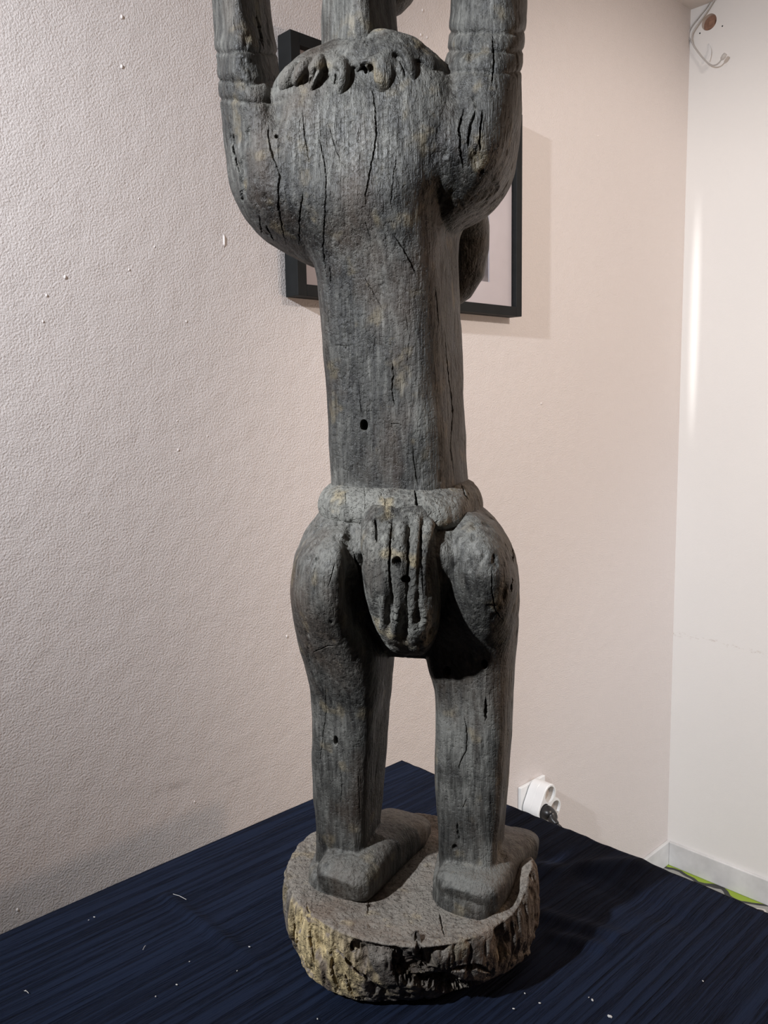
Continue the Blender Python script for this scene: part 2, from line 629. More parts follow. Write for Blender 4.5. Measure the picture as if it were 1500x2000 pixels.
def seg_dist(A, B, U, V):
    a, b = np.array(A), np.array(B)
    d = b - a
    t = np.clip(((U - a[0]) * d[0] + (V - a[1]) * d[1]) / (d @ d), 0, 1)
    return np.hypot(U - a[0] - t * d[0], V - a[1] - t * d[1]), t


crease = np.zeros(U.shape)
for A, B, hgt, wd in (((325, 1752), (590, 1945), .0030, .006), ((470, 1860), (640, 1985), -.0020, .007), ((1010, 1700), (1240, 1690), .005, .012),
                      ((1060, 1790), (1200, 1830), .004, .010), ((1075, 1830), (1170, 1850), .0035, .008), ((1080, 1680), (1330, 1800), -.003, .014),
                      ((885, 1940), (905, 2000), .0012, .003)):
    dd, tt = seg_dist(to_cloth(*A), to_cloth(*B), U, V)
    crease += hgt * np.exp(-(dd / wd) ** 2)
ctr_c = to_room((0.014, 0.662, 0))
flat = smooth01(np.hypot(U + TX0 - ctr_c[0], V + TY0 - ctr_c[1]), .105, .135)
crease = crease * flat
rib = rib * flat
sw = sw * flat - 1.2 * (1 - flat)
Zc = Zc + np.where(inside, 0.0007 * rib + 0.0006 * sw + np.maximum(crease, -0.002), 0)
Xc = hx + np.where(inside, 0, 0.004 * np.sin(V * 40 + 2) * smooth01(-zx, .02, .2))
Yc = hy + np.where(inside, 0, 0.004 * np.sin(U * 37) * smooth01(-zy, .02, .2))
nu, nv = U.shape
co = np.stack([Xc.ravel() - cx, Yc.ravel() - cy, Zc.ravel()], 1)
fc = [(i * nv + j, (i + 1) * nv + j, (i + 1) * nv + j + 1, i * nv + j + 1) for i in range(nu - 1) for j in range(nv - 1)]
cl = mesh_obj('tablecloth', co, fc, M['cloth'], smooth=True)
cl.location = troot.location
cl.rotation_euler = (0, 0, ROOM)
tag(cl, 'dark navy crinkled cloth covering the table under the carved figure', 'tablecloth')

bm = bmesh.new()
for px, py, s in [(184, 1791, 3), (173, 1797, 2), (345, 1923, 3), (370, 1878, 2), (463, 1896, 2), (487, 1849, 3), (304, 1946, 2.5), (1025, 1940, 2.5),
                  (1157, 1953, 4), (1191, 1985, 6), (1003, 1970, 3), (1054, 1959, 3), (1373, 1916, 2.5), (1150, 1948, 2), (620, 1990, 2.5), (50, 1935, 2.5)]:
    p = PZ(px, py, TZ + .0016)
    k = s * 0.00022
    bmesh.ops.create_icosphere(bm, subdivisions=1, radius=1.0, matrix=Matrix.Translation(p) @ Matrix.Rotation(s * 2, 4, 'Z') @ Matrix.Diagonal((k * 1.7, k, k * .7, 1)))
for A, B in (((338, 1746), (364, 1757)), ((279, 1855), (284, 1847)), ((47, 1935), (56, 1940))):
    a, b = PZ(*A, TZ + .0022), PZ(*B, TZ + .0022)
    tube(bm, [a, (a + b) / 2 + np.array([0, 0.0005, .0004]), b], 0.00022, 5)
lint = bm_obj('lint', bm, M['lint'])
tag(lint, 'pale lint specks and fibres', kind='stuff')
bpy.context.view_layer.update()
lint.parent = cl
lint.matrix_parent_inverse = cl.matrix_world.inverted()

# ------------------------------------------------------------------ carved figure
PHI = math.radians(14)
NSEG = 72


def unit_ring(n, phi):
    th = np.linspace(0, 2 * np.pi, NSEG, endpoint=False)
    a, b = np.cos(th), np.sin(th)
    u = np.sign(a) * np.abs(a) ** (2 / n)
    v = np.sign(b) * np.abs(b) ** (2 / n)
    x = u * math.cos(phi) + v * math.sin(phi)
    y = -u * math.sin(phi) + v * math.cos(phi)
    return x / np.abs(x).max(), y / np.abs(y).max()


def loft(rows, n=2.6, phi=PHI, step=14):
    """rows: (pixel row, left edge, right edge, near depth, far depth[, exponent]) top to bottom"""
    rows = [r if len(r) == 6 else (*r, n) for r in rows]
    dense = []
    for a, b in zip(range(len(rows) - 1), range(1, len(rows))):
        k = max(2, int(abs(rows[b][0] - rows[a][0]) / step))
        p0, p1, p2, p3 = [np.array(rows[i], float) for i in (max(a - 1, 0), a, b, min(b + 1, len(rows) - 1))]
        h = max(p2[0] - p1[0], 1e-3)
        m1 = (p2 - p0) / max(p2[0] - p0[0], 1e-3) * h
        m2 = (p3 - p1) / max(p3[0] - p1[0], 1e-3) * h
        for q in range(k):
            t = q / k
            dense.append((2 * t ** 3 - 3 * t ** 2 + 1) * p1 + (t ** 3 - 2 * t ** 2 + t) * m1 + (-2 * t ** 3 + 3 * t ** 2) * p2 + (t ** 3 - t ** 2) * m2)
    dense.append(np.array(rows[-1], float))
    verts, faces = [], []
    for py, xl, xr, dn, df, ex in dense:
        ux, uy = unit_ring(ex, phi)
        dc = (dn + df) / 2
        A, B = P(xl, py, dc), P(xr, py, dc)
        y = dc + uy * (df - dn) / 2
        t = (ux + 1) / 2
        lo, hi = A[0], B[0]
        z = A[2] + (B[2] - A[2]) * t
        for it in range(4):
            x = lo + (hi - lo) * t
            px, _ = project(np.stack([x, y, z], 1))
            k = dc / F
            lo += (xl - px.min()) * k
            hi += (xr - px.max()) * k
        x = lo + (hi - lo) * t
        verts.append(np.stack([x, y, z], 1))
    nr = len(verts)
    V = np.concatenate(verts)
    for i in range(nr - 1):
        for k in range(NSEG):
            k2 = (k + 1) % NSEG
            faces.append((i * NSEG + k, i * NSEG + k2, (i + 1) * NSEG + k2, (i + 1) * NSEG + k))
    faces.append(tuple(range(NSEG))[::-1])
    faces.append(tuple((nr - 1) * NSEG + k for k in range(NSEG)))
    return V, faces


def ellipsoid(c, r, rot=None, sub=3):
    bm = bmesh.new()
    mt = Matrix.Translation(c)
    if rot is not None:
        mt = mt @ rot
    bmesh.ops.create_icosphere(bm, subdivisions=sub, radius=1.0, matrix=mt @ Matrix.Diagonal((*r, 1)))
    V = np.array([v.co[:] for v in bm.verts])
    Fc = [tuple(v.index for v in f.verts) for f in bm.faces]
    bm.free()
    return V, Fc


def path_tube(pts, rx, rz, seg=32, n=2.4):
    """rounded solid along a path; rx sideways radius, rz vertical radius at every point"""
    pts = [np.array(p, float) for p in pts]
    V, Fc = [], []
    th = np.linspace(0, 2 * np.pi, seg, endpoint=False)
    a, b = np.cos(th), np.sin(th)
    u = np.sign(a) * np.abs(a) ** (2 / n)
    v = np.sign(b) * np.abs(b) ** (2 / n)
    for i, p in enumerate(pts):
        t = pts[min(i + 1, len(pts) - 1)] - pts[max(i - 1, 0)]
        t = t / np.linalg.norm(t)
        s = np.cross(t, [0, 0, 1.0])
        if np.linalg.norm(s) < 0.6:
            s = np.array([1.0, 0, 0]) - t * t[0]
        s /= np.linalg.norm(s)
        q = np.cross(s, t)
        V.append(p + np.outer(u * rx[i], s) + np.outer(v * rz[i], q))
    nr = len(V)
    for i in range(nr - 1):
        for k in range(seg):
            k2 = (k + 1) % seg
            Fc.append((i * seg + k, i * seg + k2, (i + 1) * seg + k2, (i + 1) * seg + k))
    Fc.append(tuple(range(seg))[::-1])
    Fc.append(tuple((nr - 1) * seg + k for k in range(seg)))
    return np.concatenate(V), Fc


def remesh(name, pieces, voxel, smooth_it=4):
    V, Fc, off = [], [], 0
    for v, f in pieces:
        V.append(v)
        Fc += [tuple(i + off for i in q) for q in f]
        off += len(v)
    m = bpy.data.meshes.new(name + '_raw')
    m.from_pydata(np.concatenate(V).tolist(), [], Fc)
    bm = bmesh.new()
    bm.from_mesh(m)
    bmesh.ops.recalc_face_normals(bm, faces=bm.faces)
    bm.to_mesh(m)
    bm.free()
    o = bpy.data.objects.new(name, m)
    C.collection.objects.link(o)
    r = o.modifiers.new('r', 'REMESH')
    r.mode = 'VOXEL'
    r.voxel_size = voxel
    r.use_smooth_shade = True
    if smooth_it:
        s = o.modifiers.new('s', 'SMOOTH')
        s.factor = 0.5
        s.iterations = smooth_it
    dg = bpy.context.evaluated_depsgraph_get()
    me = bpy.data.meshes.new_from_object(o.evaluated_get(dg))
    o.modifiers.clear()
    o.data = me
    bpy.data.meshes.remove(m)
    me.name = name
    return o


def get_co(me):
    a = np.empty(len(me.vertices) * 3, np.float32)
    me.vertices.foreach_get('co', a)
    return a.reshape(-1, 3).astype(np.float64)


def get_no(me):
    a = np.empty(len(me.vertices) * 3, np.float32)
    me.vertex_normals.foreach_get('vector', a)
    return a.reshape(-1, 3).astype(np.float64)


def put(me, co):
    me.vertices.foreach_set('co', co.astype(np.float32).ravel())
    me.update()


def poly_dist(px, py, poly):
    best = np.full(px.shape, 1e9)
    bt = np.zeros(px.shape)
    P_ = np.array(poly, float)
    L = np.concatenate([[0], np.cumsum(np.hypot(*np.diff(P_, axis=0).T))])
    for i in range(len(P_) - 1):
        a, b = P_[i], P_[i + 1]
        d = b - a
        t = np.clip(((px - a[0]) * d[0] + (py - a[1]) * d[1]) / max(d @ d, 1e-9), 0, 1)
        q = np.hypot(px - a[0] - t * d[0], py - a[1] - t * d[1])
        m = q < best
        best = np.where(m, q, best)
        bt = np.where(m, (L[i] + t * (L[i + 1] - L[i])) / L[-1], bt)
    return best, bt


def refine(o, cracks, holes, extra=5.0, cuts=2):
    """split the faces that lie near a crack so that it can be cut finely"""
    me = o.data
    co, no = get_co(me), get_no(me)
    px, py = project(co)
    face = np.einsum('ij,ij->i', no, EYE - co) > -0.02
    near = np.zeros(len(co), bool)
    for poly, wd, dp in cracks:
        xs, ys = [p[0] for p in poly], [p[1] for p in poly]
        m = face & (px > min(xs) - 20) & (px < max(xs) + 20) & (py > min(ys) - 20) & (py < max(ys) + 20)
        idx = np.where(m)[0]
        if len(idx):
            d, _ = poly_dist(px[idx], py[idx], poly)
            near[idx[d < wd + extra]] = True
    for hx, hy, a, b, dp in holes:
        near |= face & (((px - hx) / (a + extra)) ** 2 + ((py - hy) / (b + extra)) ** 2 < 1)
    ev = np.empty(len(me.edges) * 2, np.int32)
    me.edges.foreach_get('vertices', ev)
    ev = ev.reshape(-1, 2)
    sel = np.where(near[ev[:, 0]] & near[ev[:, 1]])[0]
    if not len(sel):
        return
    bm = bmesh.new()
    bm.from_mesh(me)
    bm.edges.ensure_lookup_table()
    bmesh.ops.subdivide_edges(bm, edges=[bm.edges[int(i)] for i in sel], cuts=cuts, use_grid_fill=True)
    bm.to_mesh(me)
    bm.free()
    me.polygons.foreach_set('use_smooth', [True] * len(me.polygons))
    me.update()


def cut(o, cracks, holes, ws=0.42):
    me = o.data
    co, no = get_co(me), get_no(me)
    px, py = project(co)
    fdir = np.einsum('ij,ij->i', no, EYE - co)
    face = fdir > -0.02
    dep = np.zeros(len(co))
    wob = fbm(co * 300, 2) * 0.8
    for poly, wd, dp in cracks:
        xs, ys = [p[0] for p in poly], [p[1] for p in poly]
        idx = np.where(face & (px > min(xs) - 25) & (px < max(xs) + 25) & (py > min(ys) - 25) & (py < max(ys) + 25))[0]
        if not len(idx):
            continue
        d, t = poly_dist(px[idx] + wob[idx] * min(wd, 4) * .6, py[idx], poly)
        taper = np.clip(np.minimum(t, 1 - t) * 6, 0.25, 1)
        w_ = wd * ws * taper
        k = np.clip(1 - d / w_, 0, 1)
        dep[idx] = np.maximum(dep[idx], dp * 0.7 * (1 - (1 - k) ** 2) * taper)
    for hx, hy, a, b, dp in holes:
        q = np.sqrt(((px - hx) / a) ** 2 + ((py - hy) / b) ** 2) + wob * .12
        k = np.where(face, smooth01(1.15 - q, 0, 0.5), 0)
        dep = np.maximum(dep, dp * k)
    put(me, co - no * dep[:, None])
    return dep


def set_attr(me, name, val):
    a = me.attributes.new(name, 'FLOAT', 'POINT')
    a.data.foreach_set('value', np.clip(val, 0, 1).astype(np.float32))


def gauss(px, py, x, y, a, b):
    return np.exp(-((px - x) / a) ** 2 - ((py - y) / b) ** 2)


# ---- body pieces
neck = loft([(-120, 632, 768, .615, .705), (-60, 630, 770, .612, .705), (0, 629, 772, .612, .706), (60, 629, 775, .612, .708),
             (105, 628, 782, .610, .712), (150, 615, 800, .612, .715)], 3.6, math.radians(40))
torso = loft([(96, 660, 770, .635, .70), (112, 628, 800, .622, .712), (132, 596, 858, .612, .722), (165, 560, 900, .603, .732), (215, 522, 955, .597, .738),
              (290, 470, 996, .593, .740), (350, 466, 985, .592, .740), (390, 476, 955, .592, .738), (420, 498, 915, .592, .737), (450, 530, 897, .594, .734), (485, 580, 893, .597, .732),
              (520, 611, 893, .600, .728), (600, 623, 898, .604, .724), (700, 633, 903, .606, .722), (800, 639, 907, .606, .722),
              (900, 645, 912, .605, .724), (960, 648, 916, .604, .727), (1010, 640, 925, .606, .727)], 4.4, math.radians(21))
arm_l = loft([(-560, 470, 540, .645, .700, 2.6), (-420, 438, 530, .635, .712, 3), (-250, 420, 522, .631, .720, 4), (-100, 412, 523, .631, .722, 4.2), (0, 412, 527, .630, .723, 4.2), (50, 415, 534, .629, .725, 4.2),
              (100, 419, 541, .628, .727, 3.4), (150, 424, 548, .627, .729, 2.8), (190, 429, 556, .626, .731, 2.5), (230, 433, 580, .624, .733, 2.5), (280, 439, 610, .622, .735, 2.5),
              (330, 445, 625, .621, .736, 2.5), (380, 454, 630, .621, .735, 2.5), (420, 470, 633, .622, .732, 2.5), (450, 492, 635, .625, .726, 2.5), (478, 532, 637, .630, .716, 2.5),
              (500, 572, 638, .637, .70, 2.5), (516, 603, 632, .652, .68, 2.5)], 2.9, math.radians(34))
arm_r = loft([(-560, 860, 950, .635, .690), (-420, 875, 1000, .62, .70), (-250, 880, 1030, .613, .705), (-100, 882, 1030, .600, .700), (0, 880, 1028, .600, .702), (50, 878, 1025, .598, .703),
              (100, 877, 1023, .597, .704), (140, 870, 1020, .594, .706), (180, 855, 1019, .591, .709), (230, 835, 1018, .588, .711), (290, 820, 1014, .586, .713),
              (340, 815, 1004, .587, .712), (375, 815, 988, .592, .708), (400, 818, 968, .600, .703), (422, 822, 940, .610, .697), (440, 828, 905, .622, .69), (455, 835, 885, .64, .67)], 2.7, math.radians(20))
fill_l = loft([(205, 520, 640, .628, .70), (240, 480, 670, .619, .70), (290, 462, 690, .614, .70), (360, 466, 700, .612, .70), (415, 486, 700, .613, .70), (455, 524, 690, .616, .70), (485, 572, 680, .622, .70), (508, 603, 660, .630, .69)], 4.4, math.radians(20))
fill_r = loft([(180, 800, 930, .615, .70), (215, 780, 965, .602, .70), (270, 770, 988, .593, .70), (330, 770, 980, .590, .70), (370, 780, 952, .595, .70), (400, 790, 915, .603, .70), (425, 800, 880, .615, .70), (440, 810, 860, .63, .69)], 3.0, math.radians(8))
pelvis = loft([(960, 655, 915, .61, .722), (990, 628, 940, .598, .732), (1015, 604, 968, .586, .738), (1050, 585, 992, .576, .742), (1090, 576, 1002, .579, .744), (1150, 576, 1003, .596, .744),
               (1200, 584, 1000, .622, .740), (1235, 608, 988, .634, .732), (1262, 680, 920, .645, .71)], 2.8, math.radians(14))
leg_l = loft([(992, 652, 706, .62, .70, 2.4), (1020, 612, 716, .592, .725, 2.5), (1060, 582, 722, .577, .735, 2.5), (1105, 571, 725, .572, .738, 2.5), (1150, 568, 729, .577, .738, 2.5), (1195, 573, 740, .589, .735, 2.6),
              (1250, 586, 766, .602, .730, 3), (1295, 598, 770, .612, .724, 3.4), (1325, 606, 767, .618, .718, 3.8), (1350, 608, 765, .621, .715, 4.5), (1400, 608, 761, .625, .712, 5), (1500, 611, 752, .629, .708, 5), (1600, 616, 745, .633, .705, 5),
              (1660, 618, 741, .634, .705, 5), (1720, 620, 735, .634, .705, 5)], 3.6, math.radians(24))
leg_r = loft([(990, 880, 930, .60, .69, 2.4), (1015, 858, 968, .578, .70, 2.5), (1045, 846, 992, .566, .708, 2.7), (1085, 838, 1008, .560, .712, 2.7), (1120, 834, 1014, .564, .713, 2.7), (1150, 830, 1014, .571, .713, 2.7), (1190, 828, 1013, .584, .712, 2.7),
              (1240, 828, 1010, .602, .709, 3), (1300, 838, 1005, .606, .703, 3.4), (1340, 848, 1003, .606, .698, 4), (1400, 850, 1002, .606, .692, 4.6), (1500, 851, 995, .607, .688, 5), (1600, 856, 988, .608, .684, 5),
              (1690, 858, 984, .608, .683, 5), (1735, 858, 984, .608, .683, 5)], 3.6, math.radians(22))
BT = 0.831                                # top of the base


def foot(heel_px, toe_px, hw):
    h, t = PZ(*heel_px, BT + .004), PZ(*toe_px, BT + .002)
    q = [h + (t - h) * s for s in (-0.02, 0.03, 0.16, 0.36, 0.6, 0.82, 0.97, 1.0)]
    hz = [.010, .015, .018, .021, .018, .014, .010, .004]
    ww = [.7, .92, 1.0, .98, .95, 1.05, .9, .5]
    return path_tube([p + np.array([0, 0, z * 0.45]) for p, z in zip(q, hz)], [hw * k for k in ww], hz, n=3.2)


foot_l = foot((665, 1742), (800, 1612), .027)
foot_r = foot((908, 1765), (1000, 1640), .028)
cuff_l = loft([(1668, 614, 744, .630, .706), (1675, 606, 742, .622, .708), (1695, 603, 740, .619, .709), (1725, 601, 734, .619, .708), (1752, 608, 728, .623, .70)], 4.2, math.radians(20))
cuff_r = loft([(1688, 854, 982, .602, .684), (1695, 847, 978, .594, .686), (1712, 845, 974, .591, .686), (1745, 845, 968, .591, .685), (1772, 852, 960, .595, .68)], 4.2, math.radians(20))
breast_r = path_tube([P(905, 385, .72), P(905, 440, .745), P(900, 480, .752), P(895, 530, .757), P(884, 565, .757), P(872, 592, .752)], [.018, .0225, .0245, .0235, .0185, .008], [.018, .022, .026, .026, .02, .008])
breast_l = path_tube([P(700, 440, .745), P(698, 480, .757), P(696, 530, .765), P(695, 570, .765), P(694, 595, .757)], [.02, .024, .024, .018, .007], [.022, .026, .026, .02, .008])
belly = ellipsoid(P(790, 850, .71), (.045, .04, .09))
hc = P(702, -182, .672)
head = ellipsoid(hc + np.array([.004, .012, .028]), (.046, .062, .088))
jaw = ellipsoid(hc + np.array([.020, .052, -.016]), (.030, .032, .038))
crest = path_tube([hc + np.array([-.004, -.048, .02]), hc + np.array([0, -.050, .07]), hc + np.array([.006, -.02, .125]), hc + np.array([.014, .04, .128])], [.012] * 4, [.013] * 4)
nose = path_tube([hc + np.array([.018, .072, .045]), hc + np.array([.024, .084, .015]), hc + np.array([.026, .084, .0])], [.006, .010, .006], [.007, .010, .006])
ear_l = ellipsoid(hc + np.array([-.046, .010, .02]), (.008, .014, .022))
ear_r = ellipsoid(hc + np.array([.050, -.006, .02]), (.008, .014, .022))
lips = ellipsoid(hc + np.array([.030, .083, -.022]), (.014, .009, .007))


def hand(cx_px, top_py, side):
    out = []
    b = P(cx_px, top_py + 40, .665)
    out.append(path_tube([b, b + np.array([0, .004, .03]), b + np.array([0, .008, .05])], [.022, .026, .024], [.014, .015, .012]))
    for k in range(4):
        x = (k - 1.5) * .0115
        ln = (.040, .048, .046, .036)[k]
        q = b + np.array([x, .008, .046])
        out.append(path_tube([q, q + np.array([x * .15, .004, ln * .5]), q + np.array([x * .2, .014, ln])], [.0058, .0055, .0035], [.0058, .0055, .0035], 14, 2))
    q = b + np.array([side * .022, .006, .012])
    out.append(path_tube([q, q + np.array([side * .014, .006, .018]), q + np.array([side * .016, .012, .036])], [.008, .0068, .004], [.008, .0068, .004], 14, 2))
    return out


body = remesh('body', [neck, torso, fill_l, fill_r, arm_l, arm_r, pelvis, leg_l, leg_r, foot_l, foot_r, cuff_l, cuff_r, breast_r, breast_l, belly, head, jaw, crest, nose, ear_l, ear_r, lips]
              + hand(505, -560, 1) + hand(905, -560, -1), 0.00115, 5)


def weather(o, cracks, holes, amp=1.0, rough_fn=None, extra_fn=None, ws=0.42):
    me = o.data
    co, no = get_co(me), get_no(me)
    px, py = project(co)
    st = np.array([1, 1, .35])
    rgh = np.ones(len(co)) if rough_fn is None else rough_fn(px, py, co, no)
    d = 0.0012 * fbm(co * 30, 2)
    d += 0.0006 * rgh * fbm(co * st * 150 + 5, 3)
    n1 = fbm(co * np.array([1, 1, .45]) * 120 + 9, 3)
    d -= 0.0018 * rgh * smooth01(n1, 0.35, 0.85)
    # chisel facets: long shallow flats
    d += 0.0006 * np.abs(vnoise(co * np.array([1, 1, .4]) * 70 + 31))
    if extra_fn is not None:
        d += extra_fn(px, py, co, no)
    put(me, co + no * (amp * d)[:, None])
    refine(o, cracks, holes)
    dep = cut(o, cracks, holes, ws)
    co, no = get_co(me), get_no(me)
    return co, no, dep


def body_rough(px, py, co, no):
    r = 0.22 + 0 * px
    r += 1.6 * gauss(px, py, 700, 1130, 40, 90)
    r += 1.0 * gauss(px, py, 900, 1060, 90, 70)
    r += 0.9 * gauss(px, py, 640, 1050, 80, 70)
    r += 1.3 * gauss(px, py, 930, 270, 70, 110)
    r += 1.2 * gauss(px, py, 470, 330, 50, 160)
    r += 0.8 * gauss(px, py, 620, 1270, 50, 50)
    r += 0.8 * gauss(px, py, 940, 100, 80, 60)
    r += 0.8 * gauss(px, py, 480, 150, 70, 70)
    r += 0.6 * gauss(px, py, 990, 1120, 40, 120)
    r -= 0.25 * gauss(px, py, 700, 30, 90, 80)
    return r


def body_extra(px, py, co, no):
    d = np.zeros(len(px))
    face = np.einsum('ij,ij->i', no, EYE - co) > -0.3
    # carved rings on the upper arms (all round)
    for xs, rows in (((400, 560), (104, 160, 196)), ((868, 1040), (62, 98, 138))):
        m = (px > xs[0]) & (px < xs[1])
        for y in rows:
            wv = 7 * vnoise(co * 45)
            d += np.where(m, -0.0014 * np.exp(-((py - y + wv) / 4) ** 2) + 0.0005 * np.exp(-((py - y + 17 + wv) / 11) ** 2), 0)
    # hollow beside the cloth flap
    d -= np.where(face, 0.010 * gauss(px, py, 703, 1150, 20, 70), 0)
    # shoulder fold where the left arm meets the back
    d -= np.where(face, 0.004 * gauss(px, py, 540, 220, 14, 30), 0)
    return d


cracks = [
    ([(722, 150), (733, 210), (735, 270), (726, 320), (716, 370), (712, 420)], 3.2, .0045),
    ([(524, 225), (523, 265), (532, 305), (546, 345), (543, 400), (552, 450), (560, 478)], 3.6, .005),
    ([(590, 215), (596, 270), (604, 320)], 2.2, .003),
    ([(618, 240), (630, 300), (637, 340), (635, 420), (631, 480), (640, 560)], 2.6, .003),
    ([(640, 238), (652, 280), (668, 325)], 2.0, .0025),
    ([(592, 370), (586, 420), (584, 480)], 3.0, .004),
    ([(712, 430), (716, 440), (724, 470)], 1.8, .002),
    ([(762, 410), (768, 350), (775, 300)], 1.8, .002),
    ([(768, 458), (790, 490), (808, 525), (815, 545)], 2.8, .0035),
    ([(704, 530), (722, 560), (742, 595), (756, 625)], 1.6, .002),
    ([(644, 520), (646, 555)], 2.6, .003),
    ([(652, 674), (690, 677)], 2.0, .002), ([(676, 670), (676, 684)], 2.2, .002),
    ([(764, 700), (768, 730), (766, 770), (772, 800)], 4.0, .002),
    ([(700, 740), (704, 790), (709, 815)], 1.8, .002),
    ([(760, 828), (782, 828)], 2.0, .002), ([(765, 838), (765, 826)], 1.6, .002), ([(776, 838), (776, 826)], 1.6, .002),
    ([(868, 640), (874, 720), (884, 800), (880, 870), (886, 930)], 2.2, .003),
    ([(850, 560), (858, 640)], 2, .002),
    ([(806, 860), (808, 900), (816, 950)], 2.4, .003),
    ([(635, 1330), (637, 1390), (630, 1440), (624, 1500)], 1.8, .0025),
    ([(663, 1490), (668, 1530), (664, 1580)], 1.6, .002),
    ([(905, 1390), (912, 1425), (911, 1465), (898, 1490), (893, 1515)], 2.6, .0035),
    ([(950, 1362), (949, 1385), (947, 1410)], 5.0, .010),
    ([(912, 1560), (903, 1580)], 1.8, .002),
    ([(893, 1606), (895, 1625), (899, 1645)], 5.0, .0025),
    ([(962, 1100), (960, 1150), (968, 1195), (985, 1215)], 2.4, .004),
    ([(1001, 1072), (1003, 1098)], 4.5, .008), ([(1001, 1128), (999, 1156)], 4.0, .008),
    ([(620, 1080), (612, 1120), (614, 1165)], 2.0, .0025),
    ([(655, 1100), (640, 1150)], 2.0, .0025),
    ([(610, 1275), (640, 1262), (656, 1262)], 2.6, .003),
    ([(868, 1260), (880, 1290), (900, 1315)], 1.8, .002),
    ([(906, 210), (897, 250), (898, 290), (906, 340)], 4.5, .005),
    ([(928, 215), (918, 245), (914, 290)], 6.0, .006), ([(944, 215), (938, 260), (936, 300)], 5.0, .005),
    ([(455, 250), (458, 300), (470, 350)], 4.0, .004), ([(470, 370), (474, 395)], 5.0, .007),
    ([(505, 420), (512, 460)], 3.0, .004), ([(520, 440), (534, 470)], 3.5, .004),
    ([(455, 30), (460, 60)], 4, .004), ([(500, 30), (508, 60), (515, 95)], 7, .006),
    ([(960, 60), (966, 120), (960, 170)], 4, .004),
    ([(930, 1480), (938, 1500)], 2, .002),
    ([(640, 600), (643, 660)], 1.6, .0015), ([(790, 600), (800, 660), (795, 720)], 1.6, .0015),
    ([(700, 1500), (704, 1600)], 1.5, .0015), ([(735, 640), (728, 700)], 1.4, .0012),
    ([(690, 1078), (704, 1120), (712, 1170), (735, 1200)], 7, .008),
]
holes = [(711, 830, 7, 10, .016), (656, 1447, 4, 9, .010), (873, 1312, 7, 10, .010), (946, 1298, 6, 9, .007), (540, 266, 4, 4, .004), (888, 1655, 5, 6, .003)]
co, no, dep = weather(body, cracks, holes, 1.0, body_rough, body_extra)
px, py = project(co)
dust_sheen = 0.35 + 0.5 * np.maximum(no[:, 2], 0) + 0.25 * fbm(co * 25 + 3, 2)
dust_sheen += .55 * gauss(px, py, 640, 250, 130, 110) + .6 * gauss(px, py, 650, 1050, 80, 80) + .4 * gauss(px, py, 920, 1060, 60, 60) + .25 * gauss(px, py, 660, 1450, 70, 160) + .25 * gauss(px, py, 890, 1450, 70, 160) + .35 * gauss(px, py, 660, 1720, 60, 40) + .4 * gauss(px, py, 910, 1730, 70, 45) + .4 * gauss(px, py, 645, 40, 40, 80)  # dust patches; the last one paints the sheen on the neck's left side
dust_sheen -= dep * 120
set_attr(body.data, 'dust_sheen', dust_sheen)
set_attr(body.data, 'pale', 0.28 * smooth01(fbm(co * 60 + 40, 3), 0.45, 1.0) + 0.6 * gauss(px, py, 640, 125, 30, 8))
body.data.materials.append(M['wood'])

# ---- loin cloth flap hanging from the belt at the back
flap = remesh('loincloth_flap', [loft([(978, 716, 856, .588, .66), (1010, 706, 860, .576, .66), (1060, 703, 861, .565, .66), (1120, 707, 862, .559, .66), (1160, 716, 861, .561, .66), (1200, 730, 859, .570, .66),
                                       (1235, 748, 853, .583, .655), (1258, 766, 842, .597, .65), (1270, 788, 828, .612, .64)], 3.2, math.radians(8))], 0.001, 4)


def flap_extra(px, py, co, no):
    face = smooth01(np.einsum('ij,ij->i', no, (EYE - co) / np.linalg.norm(EYE - co, axis=1)[:, None]), .0, .4)
    w1 = 9 * vnoise(co * np.array([30, 30, 14])) + (py - 1100) * .02
    d = np.zeros(len(px))
    for gx, gw, gd, y0, y1 in ((733, 9, .0045, 1005, 1075), (764, 8, .0055, 1000, 1255), (796, 8, .005, 1000, 1258), (824, 7, .0048, 1000, 1230), (846, 6, .003, 1020, 1180), (742, 7, .003, 1150, 1240)):
        m = smooth01(py, y0, y0 + 18) * (1 - smooth01(py, y1 - 30, y1))
        d -= gd * m * np.exp(-((px - gx + w1) / gw) ** 2) * (.75 + .4 * vnoise(co * 60 + gx))
    d += .0010 * fbm(co * np.array([1, 1, .5]) * 85 + 3, 3)
    return d * face


fcr = [([(766, 1010), (763, 1060), (761, 1110), (766, 1180), (768, 1230)], 2.6, .004), ([(797, 1030), (797, 1110), (793, 1170), (797, 1240)], 2.4, .004), ([(733, 1012), (735, 1060)], 2.6, .004), ([(822, 1010), (822, 1100), (828, 1170)], 2.2, .004)]
fho = [(775, 1098, 9, 11, .011), (793, 1131, 8, 7, .009)]
co, no, dep = weather(flap, fcr, fho, 1.0, lambda px, py, co, no: 0.9 + 0 * px, flap_extra, 1.0)
set_attr(flap.data, 'dust_sheen', .65 + .4 * fbm(co * 30, 2) - dep * 60)
set_attr(flap.data, 'pale', 0.5 * smooth01(fbm(co * 60 + 40, 3), 0.4, 1.0))
flap.data.materials.append(M['wood_rough'])

